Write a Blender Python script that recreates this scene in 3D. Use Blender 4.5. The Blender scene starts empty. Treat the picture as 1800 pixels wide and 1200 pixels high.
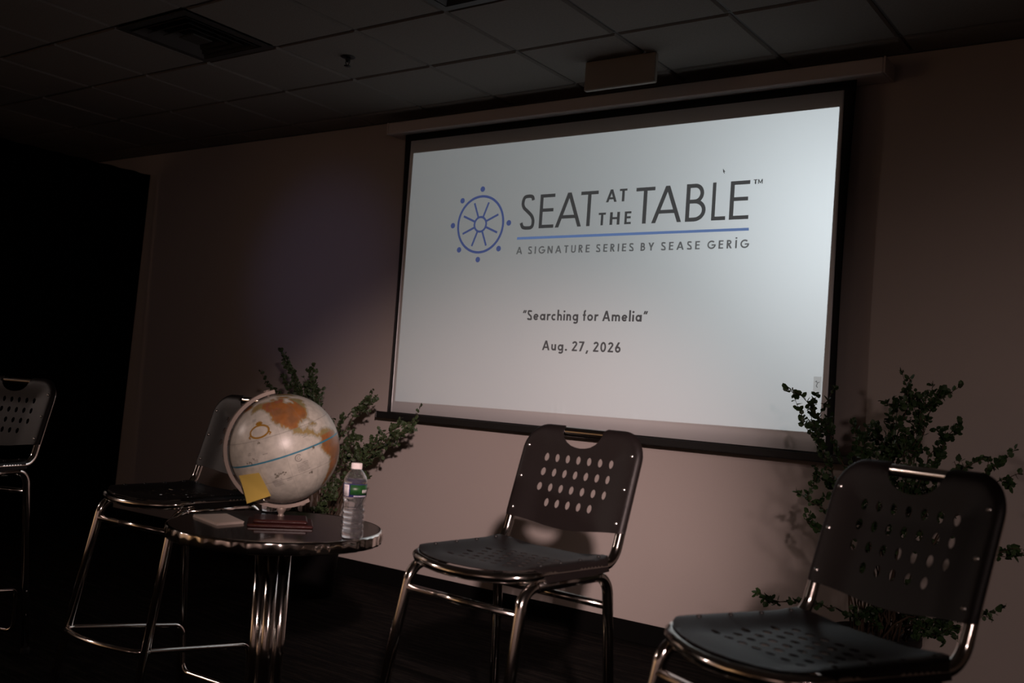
import bpy, math, random
import numpy as np
from mathutils import Vector, Matrix
from mathutils.geometry import delaunay_2d_cdt

SC = bpy.context.scene
COL = SC.collection
PI = math.pi
ZF = 1.194                    # camera height above the floor; survey heights are relative to the camera

# ------------------------------------------------------------------ camera
F_PX, YAW, PITCH, ROLL = 1730.9, math.radians(35.559), math.radians(2.675), math.radians(3.979)
cy, sy, cp, sp = math.cos(YAW), math.sin(YAW), math.cos(PITCH), math.sin(PITCH)
FWD = Vector((-sy*cp, cy*cp, sp)); RIGHT = Vector((cy, sy, 0)); UP = RIGHT.cross(FWD)
R2 = math.cos(ROLL)*RIGHT + math.sin(ROLL)*UP
U2 = -math.sin(ROLL)*RIGHT + math.cos(ROLL)*UP
cam_d = bpy.data.cameras.new('camera')
cam = bpy.data.objects.new('camera', cam_d); COL.objects.link(cam)
cam.matrix_world = Matrix(((R2.x, U2.x, -FWD.x, 0), (R2.y, U2.y, -FWD.y, 0), (R2.z, U2.z, -FWD.z, ZF), (0, 0, 0, 1)))
cam_d.sensor_width = 36; cam_d.lens = 36*F_PX/1800
cam_d.dof.use_dof = True; cam_d.dof.focus_distance = 4.0; cam_d.dof.aperture_fstop = 3.6
cam_d.clip_start = 0.05
SC.camera = cam
SC.view_settings.view_transform = 'Standard'; SC.view_settings.look = 'None'
SC.view_settings.exposure = 0.0; SC.view_settings.gamma = 1.0
SC.view_settings.use_curve_mapping = False

# ------------------------------------------------------------------ world (a closed, dark room)
w = bpy.data.worlds.new('world'); SC.world = w; w.use_nodes = True
w.node_tree.nodes['Background'].inputs[0].default_value = (0.5, 0.42, 0.4, 1)
w.node_tree.nodes['Background'].inputs[1].default_value = 0.004

WALL_Y, CEIL = 4.355, 1.558
SCR_Y = WALL_Y - 0.10         # plane of the projection screen

# ------------------------------------------------------------------ lights
def spot(name, loc, aim, watts, color, angle, blend, radius):
    l = bpy.data.lights.new(name, 'SPOT'); l.energy = watts; l.color = color
    l.spot_size = math.radians(angle); l.spot_blend = blend; l.shadow_soft_size = radius
    o = bpy.data.objects.new(name, l); COL.objects.link(o)
    a, b = Vector(loc), Vector(aim)
    o.location = a + Vector((0, 0, ZF))
    o.rotation_euler = (b-a).to_track_quat('-Z', 'Y').to_euler()
    return o
# stage lights on stands in front of the little stage, behind the camera, one by the left curtain, plus an added fill
spot('stage_or_fill_light', (0.55, -0.42, 0.74), (-3.13, WALL_Y, -0.82), 760, (1.0, 0.73, 0.69), 31, 1.0, 0.045)
spot('stage_or_fill_light', (0.75, -0.50, 0.80), (-5.6, WALL_Y, -0.45), 54, (1.0, 0.74, 0.68), 40, 1.0, 0.06)  # added weak fill, only to lift the dim left part of the back wall
spot('stage_or_fill_light', (2.7, -2.3, 1.25), (0.15, WALL_Y, -1.15), 185, (1.0, 0.74, 0.69), 40, 1.0, 0.17)
spot('stage_or_fill_light', (-5.75, 0.20, 1.05), (-1.4, 3.0, -0.7), 65, (1.0, 0.78, 0.70), 50, 1.0, 0.09)
spot('blue_wash_light', (-3.4, -1.2, 1.2), (-4.62, WALL_Y, 0.60), 36, (0.32, 0.38, 1.0), 17, 1.0, 0.05)
# added unseen spots; bounce off the walls gives chrome reflections and dim fill
spot('bounce_fill_light', (-6.95, -1.5, 1.45), (-8.2, -1.6, 0.0), 140, (1.0, 0.74, 0.60), 84, 1.0, 0.08)
spot('bounce_fill_light', (-6.95, -2.9, 1.45), (-8.2, -2.9, 0.0), 150, (1.0, 0.66, 0.38), 88, 1.0, 0.08)
spot('bounce_fill_light', (-6.95, -4.2, 1.45), (-8.2, -4.3, 0.0), 210, (1.0, 0.64, 0.33), 92, 1.0, 0.08)
spot('bounce_fill_light', (-2.6, -3.6, 1.45), (-2.7, -5.2, 0.1), 120, (1.0, 0.70, 0.62), 84, 1.0, 0.10)
spot('bounce_fill_light', (0.9, -3.6, 1.45), (1.2, -5.2, 0.1), 110, (1.0, 0.72, 0.66), 84, 1.0, 0.10)

# the projector on the ceiling throws a sharp four-sided picture onto the screen
PROJ = Vector((-2.1, 0.75, 1.40))
SLIDE = [(-3.8402, 1.3225), (-1.3690, 1.3255), (-1.3790, -0.1030), (-3.8415, -0.1240)]   # tl tr br bl (x, z)
PROJ_W = 185
def projector():
    o = spot('projector_light', PROJ, (-2.6, SCR_Y, 0.6), PROJ_W, (0.90, 0.98, 1.0), 70, 0.0, 0.0)
    l = o.data; l.shadow_soft_size = 0.002
    q = o.rotation_euler.to_matrix()
    pts = []
    for x, z in SLIDE:
        d = q.transposed() @ (Vector((x, SCR_Y, z)) - PROJ)
        pts.append((d.x/-d.z, d.y/-d.z))
    cx = sum(p[0] for p in pts)/4; cyy = sum(p[1] for p in pts)/4
    l.use_nodes = True
    nt = l.node_tree; N = nt.nodes; L = nt.links
    em = [n for n in N if n.type == 'EMISSION'][0]
    tc = N.new('ShaderNodeTexCoord'); sep = N.new('ShaderNodeSeparateXYZ')
    L.new(tc.outputs['Normal'], sep.inputs[0])
    def m(op, a, b=None):
        n = N.new('ShaderNodeMath'); n.operation = op
        for i, v in enumerate((a, b)):
            if v is None: continue
            if isinstance(v, (int, float)): n.inputs[i].default_value = v
            else: L.new(v, n.inputs[i])
        return n.outputs[0]
    az = m('ABSOLUTE', sep.outputs['Z'])
    dx = m('DIVIDE', sep.outputs['X'], az); dy = m('DIVIDE', sep.outputs['Y'], az)
    mask = None
    for i in range(4):
        (x0, y0), (x1, y1) = pts[i], pts[(i+1) % 4]
        a, b = -(y1-y0), (x1-x0); c = -(a*x0+b*y0)
        if a*cx+b*cyy+c < 0: a, b, c = -a, -b, -c
        s = m('ADD', m('ADD', m('MULTIPLY', dx, a), m('MULTIPLY', dy, b)), c)
        g = m('GREATER_THAN', s, 0.0)
        mask = g if mask is None else m('MULTIPLY', mask, g)
    L.new(mask, em.inputs['Strength'])
projector()

# ------------------------------------------------------------------ helpers
def tag(o, label=None, cat=None, group=None, kind=None):
    if label: o['label'] = label
    if cat: o['category'] = cat
    if group: o['group'] = group
    if kind: o['kind'] = kind
    return o
def empty(name, loc, rz=0.0):
    o = bpy.data.objects.new(name, None); COL.objects.link(o)
    o.location = loc; o.rotation_euler = (0, 0, rz); o.empty_display_size = 0.1
    return o
class MB:
    def __init__(s): s.v = []; s.f = []; s.sm = []
    def add(s, vs, fs, smooth=False):
        n = len(s.v); s.v += [tuple(p) for p in vs]
        s.f += [tuple(i+n for i in f) for f in fs]; s.sm += [smooth]*len(fs); return s
    def box(s, a, b):
        x0, y0, z0 = a; x1, y1, z1 = b
        return s.add([(x0,y0,z0),(x1,y0,z0),(x1,y1,z0),(x0,y1,z0),(x0,y0,z1),(x1,y0,z1),(x1,y1,z1),(x0,y1,z1)],
              [(0,3,2,1),(4,5,6,7),(0,1,5,4),(1,2,6,5),(2,3,7,6),(3,0,4,7)])
    def bevbox(s, a, b, r):
        # box with chamfered top and vertical edges (cheap, 3 rings)
        x0,y0,z0=a;x1,y1,z1=b
        def ring(z,i,c):
            return [(x0+i+c,y0+i,z),(x1-i-c,y0+i,z),(x1-i,y0+i+c,z),(x1-i,y1-i-c,z),(x1-i-c,y1-i,z),(x0+i+c,y1-i,z),(x0+i,y1-i-c,z),(x0+i,y0+i+c,z)]
        rs=[ring(z0,r,r),ring(z0+r,0,r),ring(z1-r,0,r),ring(z1,r,r)]
        vs=[p for q in rs for p in q]; fs=[tuple(reversed(range(8))),tuple(range(24,32))]
        for k in range(3):
            for i in range(8):
                j=(i+1)%8; fs.append((k*8+i,k*8+j,k*8+8+j,k*8+8+i))
        return s.add(vs,fs)
    def tube(s, pts, r, seg=12, cap=True):
        P=[Vector(p) for p in pts]; n=len(P)
        rr=r if isinstance(r,(list,tuple)) else [r]*n
        T=[]
        for i in range(n):
            t=(P[min(i+1,n-1)]-P[max(i-1,0)]); T.append(t.normalized())
        up=Vector((0,0,1)) if abs(T[0].z)<.9 else Vector((1,0,0))
        N=T[0].cross(up).normalized(); vs=[]
        for i in range(n):
            N=(N-T[i]*N.dot(T[i])).normalized(); B=T[i].cross(N)
            for k in range(seg):
                a=2*PI*k/seg; vs.append(P[i]+(N*math.cos(a)+B*math.sin(a))*rr[i])
        fs=[]
        for i in range(n-1):
            for k in range(seg):
                j=(k+1)%seg; fs.append((i*seg+k,i*seg+j,(i+1)*seg+j,(i+1)*seg+k))
        base=len(s.v); s.add(vs,fs,True)
        if cap:
            s.f.append(tuple(base+k for k in reversed(range(seg)))); s.f.append(tuple(base+(n-1)*seg+k for k in range(seg))); s.sm+=[False,False]
        return s
    def lathe(s, prof, seg=32, c=(0,0,0), smooth=True):
        vs=[];fs=[];n=len(prof)
        for r,z in prof:
            for k in range(seg):
                a=2*PI*k/seg; vs.append((c[0]+r*math.cos(a),c[1]+r*math.sin(a),c[2]+z))
        for i in range(n-1):
            for k in range(seg):
                j=(k+1)%seg; fs.append((i*seg+k,i*seg+j,(i+1)*seg+j,(i+1)*seg+k))
        base=len(s.v); s.add(vs,fs,smooth)
        if prof[0][0]>1e-5: s.f.append(tuple(base+k for k in reversed(range(seg)))); s.sm.append(False)
        if prof[-1][0]>1e-5: s.f.append(tuple(base+(n-1)*seg+k for k in range(seg))); s.sm.append(False)
        return s
    def build(s, name, mat, parent=None, loc=None):
        me=bpy.data.meshes.new(name); me.from_pydata(s.v,[],s.f); me.polygons.foreach_set('use_smooth',s.sm)
        me.update(); o=bpy.data.objects.new(name,me); COL.objects.link(o)
        if mat: me.materials.append(mat)
        if parent: o.parent=parent
        if loc: o.location=loc
        return o
def copy_tree(o, parent=None):
    c=o.copy(); COL.objects.link(c)
    if parent: c.parent=parent; c.matrix_parent_inverse=o.matrix_parent_inverse.copy()
    for ch in list(o.children): copy_tree(ch,c)
    return c
def fillet(pts, radii, n=7):
    P=[Vector(p) for p in pts]; out=[P[0]]
    for i in range(1,len(P)-1):
        r=radii[i] if isinstance(radii,(list,tuple)) else radii
        if r<=0: out.append(P[i]); continue
        a=(P[i-1]-P[i]).normalized(); b=(P[i+1]-P[i]).normalized()
        ang=a.angle(b); t=min(r/math.tan(ang/2),(P[i-1]-P[i]).length*.49,(P[i+1]-P[i]).length*.49)
        A=P[i]+a*t;Bp=P[i]+b*t
        rr=t*math.tan(ang/2); cdir=(a+b).normalized(); c=P[i]+cdir*(rr/math.sin(ang/2))
        va=A-c; vb=Bp-c; th=va.angle(vb)
        for k in range(n+1):
            f=k/n; out.append(c+(va*math.sin((1-f)*th)+vb*math.sin(f*th))/math.sin(th))
    out.append(P[-1]); return out
def arc(cx,cy_,rx,ry,a0,a1,n=12):
    return [(cx+rx*math.cos(math.radians(a0+(a1-a0)*i/n)),cy_+ry*math.sin(math.radians(a0+(a1-a0)*i/n))) for i in range(n+1)]

# ------------------------------------------------------------------ materials
def mat(name, color, rough=.5, metal=0.0, noise=None, bump=None, spec=.5, stretch=None, trans=0.0, ior=1.45, vary=.15):
    m=bpy.data.materials.new(name); m.use_nodes=True; nt=m.node_tree; N=nt.nodes; L=nt.links
    b=N['Principled BSDF']
    b.inputs['Base Color'].default_value=(*color,1); b.inputs['Roughness'].default_value=rough; b.inputs['Metallic'].default_value=metal
    b.inputs['Specular IOR Level'].default_value=spec; b.inputs['IOR'].default_value=ior; b.inputs['Transmission Weight'].default_value=trans
    if noise or bump:
        tc=N.new('ShaderNodeTexCoord'); mp=N.new('ShaderNodeMapping'); L.new(tc.outputs['Object'],mp.inputs[0])
        if stretch: mp.inputs['Scale'].default_value=stretch
    if noise:
        t=N.new('ShaderNodeTexNoise'); t.inputs['Scale'].default_value=noise; t.inputs['Detail'].default_value=4; L.new(mp.outputs[0],t.inputs[0])
        mx=N.new('ShaderNodeMix'); mx.data_type='RGBA'
        mx.inputs['A'].default_value=(*[c*(1-vary) for c in color],1); mx.inputs['B'].default_value=(*[min(1,c*(1+vary)) for c in color],1)
        L.new(t.outputs['Fac'],mx.inputs['Factor']); L.new(mx.outputs['Result'],b.inputs['Base Color'])
    if bump:
        t=N.new('ShaderNodeTexNoise'); t.inputs['Scale'].default_value=bump[0]; t.inputs['Detail'].default_value=3; L.new(mp.outputs[0],t.inputs[0])
        bp=N.new('ShaderNodeBump'); bp.inputs['Strength'].default_value=bump[1]; bp.inputs['Distance'].default_value=.004
        L.new(t.outputs['Fac'],bp.inputs['Height']); L.new(bp.outputs[0],b.inputs['Normal'])
    return m
M={}
M['wall']=mat('wall_paint',(.50,.44,.41),.75,noise=1.3,vary=.03,bump=(160,.08))
M['dark_wall']=mat('dark_wall_paint',(.10,.09,.085),.8,noise=2,vary=.05,bump=(120,.08))
M['baseboard']=mat('black_vinyl_base',(.0035,.0033,.0032),.7,noise=8,vary=.2,spec=.1)
M['tile']=mat('ceiling_tile_fibre',(.235,.21,.19),.9,noise=90,vary=.12,bump=(220,.4))
M['rail']=mat('ceiling_rail_metal',(.10,.09,.085),.6,noise=5,vary=.1)
M['vent']=mat('vent_grey_metal',(.05,.047,.044),.5,noise=12,vary=.1)
M['black']=mat('black_metal',(.012,.012,.012),.45,noise=20,vary=.2)
M['curtain']=mat('black_velvet',(.0022,.002,.002),.95,noise=40,vary=.25,spec=.05)
M['chrome']=mat('chrome',(.85,.80,.75),.11,1.0,noise=30,vary=.04)
M['bolt']=mat('steel_bolt',(.9,.87,.84),.28,1.0,noise=60,vary=.05)
M['plastic']=mat('black_brown_plastic',(.0092,.0070,.0067),.46,noise=40,vary=.12,bump=(420,.12),spec=.26)
M['glide']=mat('black_rubber_glide',(.01,.01,.01),.7,noise=60,vary=.2)
M['laminate']=mat('dark_glossy_laminate',(.018,.013,.011),.10,noise=6,vary=.2)
M['housing']=mat('screen_case_white_metal',(.64,.57,.55),.5,noise=3,vary=.03)
M['panel']=mat('pale_panel_paint',(.36,.33,.29),.7,noise=4,vary=.04)
M['screen_black']=mat('black_screen_border',(.004,.004,.004),.7,noise=40,vary=.2)
M['ink_dark']=mat('slide_dark_grey',(.092,.086,.088),.6,noise=50,vary=.03)
M['ink_grey']=mat('slide_mid_grey',(.205,.203,.205),.6,noise=50,vary=.03)
M['ink_blue']=mat('slide_indigo',(.12,.165,.46),.6,noise=50,vary=.03)
M['ink_sky']=mat('slide_light_blue',(.23,.37,.80),.6,noise=50,vary=.03)
M['ink_white']=mat('slide_icon_white',(.9,.9,.9),.6,noise=50,vary=.02)
M['yellow']=mat('yellow_note_paper',(.82,.59,.13),.75,noise=12,vary=.04)
M['paper']=mat('cream_card',(.74,.64,.57),.7,noise=10,vary=.03)
M['wood']=mat('dark_red_stained_wood',(.035,.006,.005),.3,noise=9,vary=.35,stretch=(1,9,1))
M['ring']=mat('meridian_tan_metal',(.28,.225,.19),.42,.2,noise=30,vary=.08)
M['cap']=mat('bottle_cap_white',(.72,.66,.64),.45,noise=30,vary=.03)
M['label_blue']=mat('label_blue',(.03,.028,.14),.4,noise=30,vary=.1)
M['label_white']=mat('label_white',(.78,.74,.78),.4,noise=30,vary=.05)
M['label_green']=mat('label_green',(.012,.062,.014),.4,noise=160,vary=.8)
M['pot']=mat('black_plastic_pot',(.008,.007,.007),.5,noise=15,vary=.2)
M['soil']=mat('dark_soil',(.02,.013,.009),.95,noise=60,vary=.5,bump=(80,.8))
M['stem']=mat('brown_twig',(.075,.048,.03),.8,noise=40,vary=.3)
M['leaf']=mat('dark_green_leaf',(.034,.072,.020),.5,noise=35,vary=.55)
M['leaf_olive']=mat('olive_green_leaf',(.046,.072,.028),.5,noise=35,vary=.5)

def screen_material():
    m=bpy.data.materials.new('white_gain_screen'); m.use_nodes=True; nt=m.node_tree; N=nt.nodes; L=nt.links
    N.remove(N['Principled BSDF']); out=N['Material Output']
    d=N.new('ShaderNodeBsdfDiffuse'); g=N.new('ShaderNodeBsdfGlossy'); mx=N.new('ShaderNodeMixShader')
    t=N.new('ShaderNodeTexNoise'); t.inputs['Scale'].default_value=1.5; tc=N.new('ShaderNodeTexCoord'); L.new(tc.outputs['Object'],t.inputs[0])
    cr=N.new('ShaderNodeMix'); cr.data_type='RGBA'; cr.inputs['A'].default_value=(.76,.77,.78,1); cr.inputs['B'].default_value=(.80,.80,.79,1)
    L.new(t.outputs['Fac'],cr.inputs['Factor']); L.new(cr.outputs['Result'],d.inputs['Color'])
    g.inputs['Color'].default_value=(.9,.92,.95,1); g.inputs['Roughness'].default_value=.50
    mx.inputs[0].default_value=.42
    L.new(d.outputs[0],mx.inputs[1]); L.new(g.outputs[0],mx.inputs[2]); L.new(mx.outputs[0],out.inputs['Surface'])
    return m
M['screen']=screen_material()
def ink_gain(name,f):
    # printed area shares the sheen of the screen, scaled by the ink
    m=M[name]; return m
def carpet_material():
    m=bpy.data.materials.new('dark_streaked_carpet'); m.use_nodes=True; nt=m.node_tree; N=nt.nodes; L=nt.links
    b=N['Principled BSDF']; b.inputs['Roughness'].default_value=.95; b.inputs['Specular IOR Level'].default_value=.1
    tc=N.new('ShaderNodeTexCoord'); mp=N.new('ShaderNodeMapping'); mp.inputs['Scale'].default_value=(3.5,42,1); mp.inputs['Rotation'].default_value=(0,0,.5)
    L.new(tc.outputs['Object'],mp.inputs[0])
    t=N.new('ShaderNodeTexNoise'); t.inputs['Scale'].default_value=1.0; t.inputs['Detail'].default_value=6; t.inputs['Roughness'].default_value=.7; L.new(mp.outputs[0],t.inputs[0])
    r=N.new('ShaderNodeValToRGB'); r.color_ramp.elements[0].position=.46; r.color_ramp.elements[0].color=(.005,.0042,.004,1)
    r.color_ramp.elements[1].position=.72; r.color_ramp.elements[1].color=(.030,.024,.019,1); L.new(t.outputs['Fac'],r.inputs[0]); L.new(r.outputs[0],b.inputs['Base Color'])
    f=N.new('ShaderNodeTexNoise'); f.inputs['Scale'].default_value=300; L.new(tc.outputs['Object'],f.inputs[0])
    bp=N.new('ShaderNodeBump'); bp.inputs['Strength'].default_value=.6; bp.inputs['Distance'].default_value=.004; L.new(f.outputs['Fac'],bp.inputs['Height']); L.new(bp.outputs[0],b.inputs['Normal'])
    return m
M['carpet']=carpet_material()
def plastic_clear(name,ior,color,rough,haze):
    m=bpy.data.materials.new(name); m.use_nodes=True; nt=m.node_tree; N=nt.nodes; L=nt.links
    N.remove(N['Principled BSDF']); out=N['Material Output']
    g=N.new('ShaderNodeBsdfGlass'); g.inputs['IOR'].default_value=ior; g.inputs['Roughness'].default_value=rough
    t=N.new('ShaderNodeTexNoise'); t.inputs['Scale'].default_value=40; tc=N.new('ShaderNodeTexCoord'); L.new(tc.outputs['Object'],t.inputs[0])
    mx=N.new('ShaderNodeMix'); mx.data_type='RGBA'; mx.inputs['A'].default_value=(*color,1); mx.inputs['B'].default_value=(1,1,1,1); L.new(t.outputs['Fac'],mx.inputs['Factor']); L.new(mx.outputs['Result'],g.inputs['Color'])
    df=N.new('ShaderNodeBsdfDiffuse'); df.inputs['Color'].default_value=(.8,.8,.82,1); ms=N.new('ShaderNodeMixShader'); ms.inputs[0].default_value=haze; L.new(g.outputs[0],ms.inputs[1]); L.new(df.outputs[0],ms.inputs[2])
    L.new(ms.outputs[0],out.inputs['Surface']); return m
M['clear']=plastic_clear('clear_bottle_plastic',1.38,(.97,.97,.98),.02,.03)
M['water']=plastic_clear('drinking_water',1.33,(.97,.98,.98),.0,0.0)

# ------------------------------------------------------------------ room shell
XL,XR,YF=-8.2,3.8,-5.2
def struct(name,mb,m,parent=None):
    o=mb.build(name,m,parent)
    if parent is None: o['kind']='structure'
    return o
Z=lambda z: z+ZF
struct('floor',MB().box((XL,YF,-.12),(XR,WALL_Y+.1,0)),M['carpet'])
struct('wall_back',MB().box((XL,WALL_Y,0),(XR,WALL_Y+.12,Z(CEIL)+.15)),M['wall'])
struct('wall_left',MB().box((XL-.12,YF,0),(XL,WALL_Y+.12,Z(CEIL)+.15)),M['wall'])
struct('wall_right',MB().box((XR,YF,0),(XR+.12,WALL_Y+.12,Z(CEIL)+.15)),M['wall'])
struct('wall_front',MB().box((XL,YF-.12,0),(XR,YF,Z(CEIL)+.15)),M['wall'])
bb=MB(); bb.bevbox((XL,WALL_Y-.012,0),(XR,WALL_Y-.0005,.100),.003); struct('baseboard_back',bb,M['baseboard'])

# ceiling: slab, lay-in tiles and the rails between them
ceil=MB().box((XL,YF,Z(CEIL)+.03),(XR,WALL_Y,Z(CEIL)+.14)); ceiling=struct('ceiling',ceil,M['rail'])
G=.5272
gx=[-1.100-G*k for k in range(-3,14)]; gx.sort()
gy=[3.625+G*k for k in range(-5,2)]+[WALL_Y]
VENTS={(-4.2636,2.5706),(-2.6818,2.5706)}
tile_me={}
for i in range(len(gx)-1):
    for j in range(len(gy)-1):
        x0,x1,y0,y1=gx[i],gx[i+1],gy[j],gy[j+1]
        if any(abs(x0-v[0])<.05 and abs(y0-v[1])<.05 for v in VENTS): continue
        key=round(y1-y0,3)
        if key not in tile_me:
            mb=MB(); g=.006
            wx,wy=G-2*g,(y1-y0)-2*g; r=.009
            a=[(0,0,.012),(wx,0,.012),(wx,wy,.012),(0,wy,.012)]; b=[(0,0,r),(wx,0,r),(wx,wy,r),(0,wy,r)]; c=[(r,r,0),(wx-r,r,0),(wx-r,wy-r,0),(r,wy-r,0)]
            mb.add(a+b+c,[(3,2,1,0)[::-1]]+[(k,(k+1)%4,4+(k+1)%4,4+k)[::-1] for k in range(4)]+[(4+k,4+(k+1)%4,8+(k+1)%4,8+k)[::-1] for k in range(4)]+[(8,9,10,11)[::-1]])
            o=mb.build('ceiling_tile',M['tile'],ceiling); tile_me[key]=o.data
        else:
            o=bpy.data.objects.new('ceiling_tile',tile_me[key]); COL.objects.link(o); o.parent=ceiling
        o.location=(x0+.006,y0+.006,Z(CEIL)+random.Random(i*31+j).uniform(-.0015,.0015))
for x in gx:
    MB().box((x-.011,gy[0],Z(CEIL)+.011),(x+.011,WALL_Y,Z(CEIL)+.029)).build('ceiling_rail',M['rail'],ceiling)
for y in gy[:-1]:
    MB().box((gx[0],y-.011,Z(CEIL)+.009),(gx[-1],y+.011,Z(CEIL)+.0288)).build('ceiling_rail',M['rail'],ceiling)
MB().box((gx[0],WALL_Y-.022,Z(CEIL)-.002),(gx[-1],WALL_Y-.001,Z(CEIL)+.02)).build('wall_angle',M['rail'],ceiling)
# plain ceiling field beyond the frame, behind the camera and at the sides
MB().box((XL,YF,Z(CEIL)),(XR,gy[0]-.012,Z(CEIL)+.029)).build('ceiling_field',M['tile'],ceiling)
MB().box((XL,gy[0],Z(CEIL)),(gx[0]-.012,WALL_Y,Z(CEIL)+.029)).build('ceiling_field',M['tile'],ceiling)
MB().box((gx[-1]+.012,gy[0],Z(CEIL)),(XR,WALL_Y,Z(CEIL)+.029)).build('ceiling_field',M['tile'],ceiling)

def make_vent(x0,y0,label):
    root=empty('ceiling_vent',(x0+G/2,y0+G/2,Z(CEIL)))
    tag(root,label,'air vent','ceiling air vents')
    def ring(a,b,za,zb,t,name):
        # square sloping collar from half-size a at za to half-size b at zb
        mb=MB(); vs=[]
        for h,z in ((a,za),(b,zb),(b,zb+t),(a,za+t)):
            vs+=[(-h,-h,z),(h,-h,z),(h,h,z),(-h,h,z)]
        fs=[]
        for k in range(4):
            for q in range(4):
                j=(q+1)%4; kk=(k+1)%4; fs.append((k*4+q,k*4+j,kk*4+j,kk*4+q))
        mb.add(vs,fs); return mb.build(name,M['vent'],root)
    MB().box((-G/2+.01,-G/2+.01,.024),(G/2-.01,G/2-.01,.029)).build('back_plate',M['black'],root)
    ring(G/2-.008,G/2-.045,-.004,-.004,.006,'frame')
    for a in (.205,.155,.105): ring(a,a-.038,-.008,.020,.003,'louver')
    MB().bevbox((-.055,-.055,-.010),(.055,.055,-.002),.002).build('center_plate',M['vent'],root)
    return root
make_vent(-4.2636,2.5706,'square grey louvered ceiling vent at upper left, the whole of it in view')
make_vent(-2.6818,2.5706,'square ceiling vent cut off by the top edge above the screen')

sp_=empty('sprinkler_head',(-3.497,3.348,Z(CEIL))); tag(sp_,'small dark pendent fire sprinkler hanging from a ceiling tile','sprinkler')
MB().lathe([(0.0,-.002),(.034,-.002),(.036,.0),(.024,.0)][::-1],24).build('escutcheon',M['black'],sp_)
MB().lathe([(.012,-.002),(.012,-.018),(.008,-.02),(.006,-.026)][::-1],16).build('body',M['black'],sp_)
b=MB()
for s in (-1,1): b.tube([(s*.010,0,-.016),(s*.014,0,-.026),(s*.006,0,-.040),(0,0,-.043)],.0022,6)
b.build('frame_arm',M['black'],sp_)
d=MB(); d.lathe([(.0,-.047),(.017,-.046),(.017,-.0435),(.0,-.043)],16); d.build('deflector',M['black'],sp_)

hp=empty('hanging_panel',(-2.275,3.895,Z(CEIL))); tag(hp,'blank pale rectangular panel hanging from ceiling just above the screen case','panel')
MB().bevbox((-.186,-.014,-.140),(.186,.014,-.002),.004).build('board',M['panel'],hp)
for x in(-.12,.12): MB().box((x-.012,-.004,-.02),(x+.012,.004,.004)).build('bracket',M['rail'],hp)

# black drape on its pole, left of the stage
cur=empty('stage_curtain',(-6.45,2.6,0)); tag(cur,'black stage curtain hanging in folds at the left, hiding the room corner','curtain')
mb=MB(); ny,nz=90,10; vs=[];fs=[]
for side in (0,1):
    for i in range(ny+1):
        for k in range(nz+1):
            f=k/nz; z=Z(1.37)*(1-f)+.012
            yend=4.278-2.6+(-.07)*f; ystart=1.5-2.6
            y=ystart+(yend-ystart)*i/ny
            x=(.018+.022*f)*math.sin((y-yend)*2*PI/.19)+.006*math.sin(y*23+k*.4)+(.003 if side else -.003)
            vs.append((x,y,z))
n1=(ny+1)*(nz+1)
for i in range(ny):
    for k in range(nz):
        a=i*(nz+1)+k; q=(a,a+1,a+nz+2,a+nz+1); fs.append(q); fs.append(tuple(n1+t for t in reversed(q)))
for i in range(ny):
    for a in (i*(nz+1),i*(nz+1)+nz): fs.append((a,a+nz+1,n1+a+nz+1,n1+a))
for k in range(nz):
    for a in (k,ny*(nz+1)+k): fs.append((a,a+1,n1+a+1,n1+a))
mb.add(vs,fs,True); mb.build('drape',M['curtain'],cur)
for y in (4.19-2.6,1.55-2.6):
    MB().tube([(-.075,y,.012),(-.075,y,Z(1.392))],.012,12).build('upright_pole',M['black'],cur)
    MB().bevbox((-.245,y-.12,0),(.095,y+.12,.011),.003).build('base_plate',M['black'],cur)
MB().tube([(-.05,1.5-2.6,Z(1.358)),(-.05,4.23-2.6,Z(1.358))],.012,12).build('crossbar',M['black'],cur)

# ------------------------------------------------------------------ projection screen
scr=empty('projection_screen',(-2.6,SCR_Y,Z(-.23))); tag(scr,'white wall-mounted roll-down screen with black borders showing a lit title slide','screen')
OX,OY,OZ=-2.6,SCR_Y,-.23
def S(x,y,z): return (x-OX,y-OY,z-OZ)
h=MB(); h.bevbox(S(-4.012,WALL_Y-.150,1.4385),S(-1.176,WALL_Y-.002,1.5075),.006); h.build('case',M['housing'],scr)
for x in(-4.0155,-1.1725): MB().box(S(x-.0035,WALL_Y-.1505,1.438),S(x+.0035,WALL_Y-.002,1.508)).build('end_cap',M['housing'],scr)
# black fabric (with tapering sides) and the white field in front of it
def sheet(xl_t,xr_t,xl_b,xr_b,zt,zb,y,t,ridge=False,n=60,m=24,bow=0.0):
    mb=MB(); vs=[]
    for lay in (0,1):
        for k in range(m+1):
            f=k/m; z=zt+(zb-zt)*f
            bw=bow*math.sin(PI*f)
            xl=xl_t+(xl_b-xl_t)*f+bw; xr=xr_t+(xr_b-xr_t)*f-bw
            for i in range(n+1):
                x=xl+(xr-xl)*i/n; yy=y+lay*t
                if ridge:
                    e=max(0,1-(z-zb)/.16); yy-=e*sum(a*math.exp(-((x-c)/.012)**2) for c,a in ridges)
                vs.append(S(x,yy,z))
    fs=[]; q=(m+1)*(n+1)
    for k in range(m):
        for i in range(n):
            a=k*(n+1)+i; fs.append((a,a+n+1,a+n+2,a+1)); fs.append((q+a,q+a+1,q+a+n+2,q+a+n+1))
    for k in range(m):
        for a in (k*(n+1),k*(n+1)+n): fs.append((a,a+n+1,q+a+n+1,q+a))
    for i in range(n):
        for a in (i,m*(n+1)+i): fs.append((a,a+1,q+a+1,q+a))
    mb.add(vs,fs,True); return mb
ridges=[(-2.765,.0025),(-2.728,.003),(-2.695,.0025),(-2.30,.002),(-2.275,.0015),(-1.70,.0015)]
sheet(-3.915,-1.300,-3.895,-1.318,1.442,-.195,SCR_Y+.003,.0015,bow=.012).build('black_border',M['screen_black'],scr)
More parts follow.
